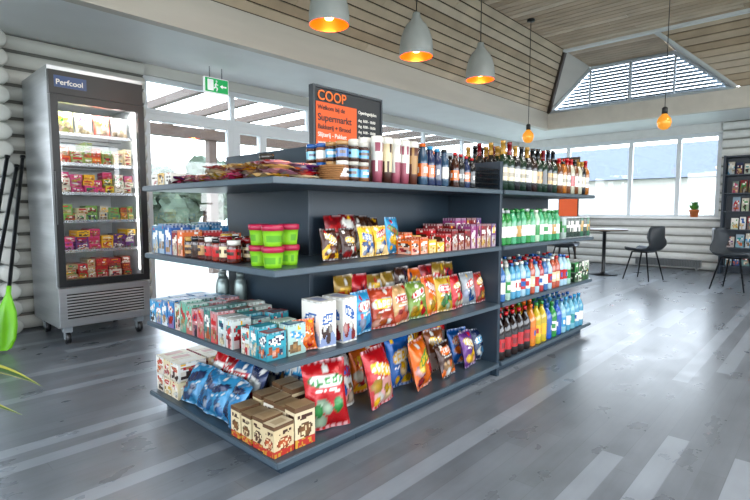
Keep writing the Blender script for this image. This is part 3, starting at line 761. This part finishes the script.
# ---------------- exit sign ----------------
ex=empty('exit_sign',(2.76,4.86,2.4)); a=Acc(); a.box(2.62,2.90,4.85,4.88,2.28,2.44); 
kids(a.build('body',M_exitw,ex,.004),ex)
a=Acc(); a.box(2.63,2.89,4.846,4.85,2.29,2.43); kids(a.build('face',M_exit,ex),ex)
a=Acc(); a.box(2.655,2.72,4.843,4.846,2.305,2.415)
a.box(2.815,2.87,4.843,4.846,2.35,2.365); a.add(Matrix(),[(2.795,4.843,2.358),(2.825,4.843,2.335),(2.825,4.843,2.38)],[(0,1,2)],WH)
a.tube([(2.75,4.844,2.40),(2.76,4.844,2.405)],.011); a.tube([(2.75,4.844,2.385),(2.745,4.844,2.35),(2.765,4.844,2.33),(2.755,4.844,2.305)],.007); a.tube([(2.745,4.844,2.35),(2.728,4.844,2.33)],.007); a.tube([(2.735,4.844,2.36),(2.75,4.844,2.38),(2.772,4.844,2.365)],.005)
kids(a.build('pictogram',M_exitw,ex),ex)
a=Acc(); a.tube([(2.69,4.865,2.44),(2.69,4.865,2.551)],.006); a.tube([(2.83,4.865,2.44),(2.83,4.865,2.551)],.006); kids(a.build('rods',M_wire,ex),ex)

# ---------------- pendants ----------------
for px_,X_,z_ in ((0,2.25,2.27),(0,3.17,2.27),(0,4.13,2.27)):
    e=empty('pendant_lamp',(X_,2.51,z_)); a=Acc(); M=T((0,0,0)); k=(1,1,1)
    pr=[(.128,0),(.133,.02),(.132,.07),(.124,.13),(.106,.19),(.08,.24),(.05,.27),(.034,.30),(.028,.335),(0,.34)]
    a.lathe(M,[(r,z,k) for r,z in pr],32,0)
    inn=[(.128,0),(.126,.01),(.125,.07),(.115,.125),(.094,.18),(.06,.225),(0,.24)]
    a.lathe(M,[(r,z,k) for r,z in inn],32,1)
    a.lathe(M,[(0,.03,k),(.025,.035,k),(.04,.06,k),(.04,.08,k),(.02,.12,k),(.015,.16,k),(.015,.235,k)],16,2)
    a.tube([(0,0,.33),(0,0,3.55-z_)],.004,mi=3); a.lathe(M,[(0,3.52-z_,k),(.05,3.525-z_,k),(.05,3.549-z_,k),(0,3.549-z_,k)],16,3)
    o=a.build('shade',[M_lampo,M_copper,M_bulb,M_black],e)
    l=D.lights.new('bulb_light','POINT'); l.energy=5; l.color=(1,.42,.12); l.shadow_soft_size=.04; lo=D.objects.new('bulb_light',l); C.collection.objects.link(lo); lo.parent=e; lo.location=(0,0,-.01)
for X_,Y_ in ((6.3,3.08),(6.3,1.47)):
    e=empty('filament_pendant',(X_,Y_,2.04)); a=Acc(); k=(1,1,1)
    a.lathe(Matrix(),[(0,-.09,k),(.035,-.083,k),(.062,-.055,k),(.075,-.01,k),(.068,.03,k),(.045,.06,k),(.028,.08,k),(.028,.085,k)],20,0)
    a.lathe(Matrix(),[(0,.08,k),(.03,.085,k),(.03,.15,k),(.01,.165,k),(0,.165,k)],14,1)
    a.tube([(0,0,.16),(0,0,1.51)],.004,mi=1); a.lathe(Matrix(),[(0,1.48,k),(.05,1.485,k),(.05,1.509,k),(0,1.509,k)],16,1)
    a.build('bulb',[M_gold,M_black],e)

# ---------------- table & chairs ----------------
def table(x,y):
    a=Acc(); k=(1,1,1)
    a.lathe(Matrix(),[(0,.725,k),(.34,.725,k),(.35,.732,k),(.35,.745,k),(.345,.75,k),(0,.75,k)],36,0)
    a.lathe(Matrix(),[(0,0,k),(.22,0,k),(.22,.012,k),(.04,.03,k),(.028,.05,k),(.028,.70,k),(.09,.71,k),(.09,.725,k),(0,.725,k)],28,1)
    o=a.build('cafe_table',[mat('table_top',H('#6d6257'),rough=.4,nz=.1),M_black]); o.location=(x,y,0)
table(8.5,2.78)
def chair(x,y,rz):
    e=empty('dining_chair',(x,y,0)); e.rotation_euler[2]=math.radians(rz)
    a=Acc(); prof=[(-.21,.445),(-.19,.46),(-.1,.452),(0,.445),(.1,.445),(.17,.46),(.205,.50),(.225,.56),(.24,.64),(.25,.72),(.258,.79),(.26,.82)]
    wid=[.17,.2,.225,.235,.24,.24,.24,.238,.232,.215,.18,.13]; nu=12; vs=[];fs=[]
    for off in (0,-.014):
        for (py,pz),w_ in zip(prof,wid):
            for i in range(nu+1):
                s=2*i/nu-1; back=max(0,(pz-.5)/.32)
                vs.append((s*w_,py-.09*abs(s)**2.2*min(1,back*2)+ (off if pz>.5 else 0)*-1,pz+.045*abs(s)**3*(1-min(1,back*1.5))+(off if pz<=.5 else 0)))
    n=len(prof)*(nu+1)
    for lay in (0,1):
        for j in range(len(prof)-1):
            for i in range(nu):
                q=lay*n+j*(nu+1)+i; f=(q,q+1,q+nu+2,q+nu+1); fs.append(f if lay==0 else f[::-1])
    for j in range(len(prof)-1):
        for i in (0,nu): q=j*(nu+1)+i; fs.append((q,q+nu+1,n+q+nu+1,n+q))
    for j in (0,len(prof)-1):
        for i in range(nu): q=j*(nu+1)+i; fs.append((q,q+1,n+q+1,n+q))
    a.add(Matrix(),vs,fs,(1,1,1),0,True); a.build('shell',M_chair,e)
    a=Acc()
    for sx in (-1,1):
        for sy in (-1,1): a.tube([(sx*.13,sy*.11,.43),(sx*.2,sy*.2,.0)],[.013,.009],seg=8)
        a.tube([(sx*.13,-.11,.428),(sx*.13,.11,.428)],.01)
    for sy in (-1,1): a.tube([(-.13,sy*.11,.428),(.13,sy*.11,.428)],.01)
    a.build('legs',M_black,e)
chair(8.30,2.13,165); chair(8.5,3.44,5)
chair(8.05,.97,-14) ; table(8.2,.1)

# ---------------- far items ----------------
e=empty('potted_plant',(X1-.085,1.85,.936)); a=Acc(); k=(1,1,1)
a.lathe(Matrix(),[(0,0,k),(.055,0,k),(.072,.1,k),(.08,.1,k),(.08,.13,k),(.068,.13,k),(.065,.11,k),(0,.11,k)],18,0); a.build('pot',M_terra,e)
a=Acc()
for i in range(44):
    t=U(0,6.28); r=U(.03,.075) if math.cos(t)>0 else U(.05,.16); h=U(.16,.30); b=Vector((0,0,.11)); c=Vector((r*.5*math.cos(t),r*.5*math.sin(t),h*.8)); d=Vector((r*math.cos(t),r*math.sin(t),h)); s=Vector((-math.sin(t),math.cos(t),0))*.028
    a.add(Matrix(),[tuple(b),tuple(c-s),tuple(d),tuple(c+s)],[(0,1,2,3)],CH([H('#4a8a34'),H('#6aa040'),H('#39702c')]))
a.build('foliage',M_leaf,e)
rk=empty('brochure_rack',(X1-.25,1.0,0)); a=Acc(); ry0,ry1,rx0,rx1=.55,1.42,X1-.38,X1-.08
a.box(rx0,rx1,ry0,ry0+.03,0,1.95); a.box(rx0,rx1,ry1-.03,ry1,0,1.95); a.box(rx1-.02,rx1,ry0,ry1,0,1.95)
for i in range(7): a.box(rx0+.01,rx1,ry0+.03,ry1-.03,.12+i*.3,.14+i*.3)
kids(a.build('frame',mat('navy_steel',H('#1e2b38'),rough=.4),rk),rk)
a=Acc()
for i in range(6):
    y=ry0+.045
    while y<ry1-.14:
        w_=U(.08,.13); c=CH([NAV,BLU,H('#8aa0b0'),H('#c0b8a8'),DRED,TEA,H('#6a7a70'),WH]); pack(a,T((rx0+.14,y+w_/2,.142+i*.3))@END@RX(-10),w_*.9,.02,U(.17,.24),pat(c,WH,CH(ALL),None,1),c,c,nx=6,ny=8); y+=w_+.01
kids(a.build('brochures',M_paper,rk),rk)
a=Acc(); a.box(X1-.14,X1-.07,1.7,2.75,.05,.055); a.box(X1-.14,X1-.07,1.7,2.75,.175,.18); a.box(X1-.075,X1-.068,1.7,2.75,.055,.175)
for i in range(43): a.box(X1-.14,X1-.076,1.7+i*.0248,1.708+i*.0248,.055,.175)
for y in (1.75,2.68): a.box(X1-.13,X1-.09,y,y+.03,0,.05)
a.build('convector_heater',mat('heater_grey',H('#7e8284'),rough=.4))
ip=empty('information_panel',(9.9,3.95,0)); a=Acc(); a.box(9.9,9.93,3.75,4.15,.75,2.1,mi=0); a.box(9.89,9.9,3.77,4.13,1.5,2.05,mi=1); a.box(9.89,9.9,3.77,4.13,.8,1.4,mi=2)
a.box(9.9,9.93,3.78,3.81,0,.75,mi=0); a.box(9.9,9.93,4.09,4.12,0,.75,mi=0); a.box(9.8,10.02,3.77,3.82,0,.02); a.box(9.8,10.02,4.08,4.13,0,.02)
kids(a.build('panel',[M_brown,mat('panel_tan',H('#b08446'),rough=.5),M_orange],ip),ip)
text('lettering','RIDE',.15,T((9.885,4.1,1.75))@RZ(-90)@FT,M_dark,ip)
A=Acc()
for i in range(3):
    for j in range(2):
        for k in range(3-j): pack(A,T((5.0+i*.32,4.4+j*.35,.001+k*.24)),.3,.3,.235,pat(CH([BK,DGN,BRN]),WH,GRN,None,1),DGN,BRN)
A.build('stacked_crates',M_paper)

# ---------------- paddles ----------------
def paddle(x,y,tx,ty,h,rot,mb):
    e=empty('paddle',(x,y,0)); a=Acc(); top=Vector((tx-x,ty-y,h))
    d=top.normalized(); a.tube([d*.42,top],[.014,.014],mi=0); a.tube([top,top+d*.02],[.02,.02],mi=0)
    s=Vector((math.cos(rot),math.sin(rot),0)); nrm=d.cross(s).normalized(); s=nrm.cross(d).normalized()
    L=[(0.012,.03),(.03,.06),(.1,.085),(.2,.085),(.3,.07),(.38,.04),(.44,.018),(.5,.016)]
    vs=[];fs=[]
    for t,w_ in L:
        for k in range(8):
            an=k*math.pi/4; vs.append(tuple(d*t+s*math.cos(an)*w_+nrm*math.sin(an)*(.012+.01*(t/.5))))
    for i in range(len(L)-1):
        for k in range(8): fs.append((i*8+k,i*8+(k+1)%8,(i+1)*8+(k+1)%8,(i+1)*8+k))
    fs+= [tuple(range(8)),tuple(len(L)*8-8+k for k in range(8))]
    a.add(Matrix(),vs,fs,(1,1,1),1,True); a.build('body',[M_black,mb],e)
paddle(.75,4.50,1.02,4.85,1.48,math.radians(-35),M_green)
paddle(.62,4.72,.93,4.92,1.48,math.radians(-35),M_black)
paddle(.60,4.40,.97,4.82,1.40,math.radians(-20),M_black)

# ---------------- plant bottom-left ----------------
pl=empty('potted_yucca',(-.03,2.36,0)); a=Acc(); k=(1,1,1)
a.lathe(Matrix(),[(0,0,k),(.12,0,k),(.16,.28,k),(.17,.28,k),(.17,.31,k),(.15,.31,k),(.145,.28,k),(0,.28,k)],24); a.build('pot',mat('pot_grey',H('#6a6d70'),rough=.6),pl)
a=Acc(); a.tube([(0,0,.28),(.01,0,.45)],[.03,.025],H('#6a5238'))
def leaf(tip,mid,w_):
    b=Vector((0,0,.44)); tip=Vector(tip); mid=Vector(mid); n=14; vs=[];fs=[];cc=[]
    for i in range(n+1):
        t=i/n; p=b*(1-t)**2+mid*2*t*(1-t)+tip*t*t; d=(2*(1-t)*(mid-b)+2*t*(tip-mid)).normalized()
        s=d.cross(Vector((0,0,1))).normalized(); ww=w_*(math.sin(math.pi*min(1,t*.9+.1))**.6)*(1-t**6)
        for q in (-1,-.6,0,.6,1): vs.append(tuple(p+s*ww*q+Vector((0,0,.25*ww*abs(q)))))
    for i in range(n):
        for j in range(4):
            q=i*5+j; fs.append((q,q+1,q+6,q+5)); cc.append(H('#a8a848') if j in(0,3) else H('#34582a'))
    a.add(Matrix(),vs,fs,cc,0,True)
leaf((.45,-.465,.475),(.26,-.22,.62),.045)
leaf((.40,-.42,.38),(.20,-.20,.50),.032)
for i in range(16):
    t=math.radians(70+i*14); r=U(.25,.38); leaf((r*math.cos(t),r*math.sin(t),U(.5,.85)),(r*.4*math.cos(t),r*.4*math.sin(t),U(.8,1.0)),.03)
a.build('leaves',M_leaf,pl)

# ---------------- lights ----------------
w=D.worlds.new('sky'); S.world=w; w.use_nodes=True; nt=w.node_tree; bg=nt.nodes['Background']
tc=nt.nodes.new('ShaderNodeTexCoord'); sp=nt.nodes.new('ShaderNodeSeparateXYZ'); cr=nt.nodes.new('ShaderNodeValToRGB')
nt.links.new(tc.outputs['Generated'],sp.inputs[0]); nt.links.new(sp.outputs[2],cr.inputs[0])
cr.color_ramp.elements[0].position=0; cr.color_ramp.elements[0].color=(.93,.97,1,1)
cr.color_ramp.elements[1].position=.6; cr.color_ramp.elements[1].color=(.6,.78,1,1)
nt.links.new(cr.outputs[0],bg.inputs[0]); bg.inputs[1].default_value=10.5
def portal(x,y,z,sx,sz,rot):
    l=D.lights.new('sky_portal','AREA'); l.shape='RECTANGLE'; l.size=sx; l.size_y=sz; l.cycles.is_portal=True
    o=D.objects.new('sky_portal',l); C.collection.objects.link(o); o.location=(x,y,z); o.rotation_euler=rot
h=math.pi/2
portal(6.2,Y1+.3,1.25,8.3,2.5,(-h,0,0)); portal(X1+.3,3.4,1.65,3.8,1.6,(h,0,h))
portal(3.1,Y0-.3,1.55,11.6,2.2,(h,0,0)); portal(X0-.3,.3,1.55,9,2.2,(h,0,-h)); portal(9.5,2.6,3.2,2.8,.7,(h,0,h))
sun=D.lights.new('sun','SUN'); sun.energy=2.0; sun.angle=.05; sun.color=(1,.97,.9); so=D.objects.new('sun',sun); C.collection.objects.link(so); so.rotation_euler=(math.radians(20),math.radians(-25),0)
for X_,Y_ in ((.6,-.6),(3.2,-.6),(5.8,-.6),(.6,-2.4),(3.2,-2.4)):  # added fill lights out of view, brightening the room from the camera side
    e=empty('added_fill_light',(X_,Y_,3.5)); a=Acc(); a.box(-.3,.3,-.3,.3,0,.049); a.build('housing',M_white,e)
    l=D.lights.new('fill_lamp','AREA'); l.size=.55; l.energy=50; l.color=(1,.96,.92); lo=D.objects.new('fill_lamp',l); C.collection.objects.link(lo); lo.parent=e; lo.location=(0,0,-.01)
S.view_settings.view_transform='Standard'
S.view_settings.look='None'
S.view_settings.exposure=-0.25
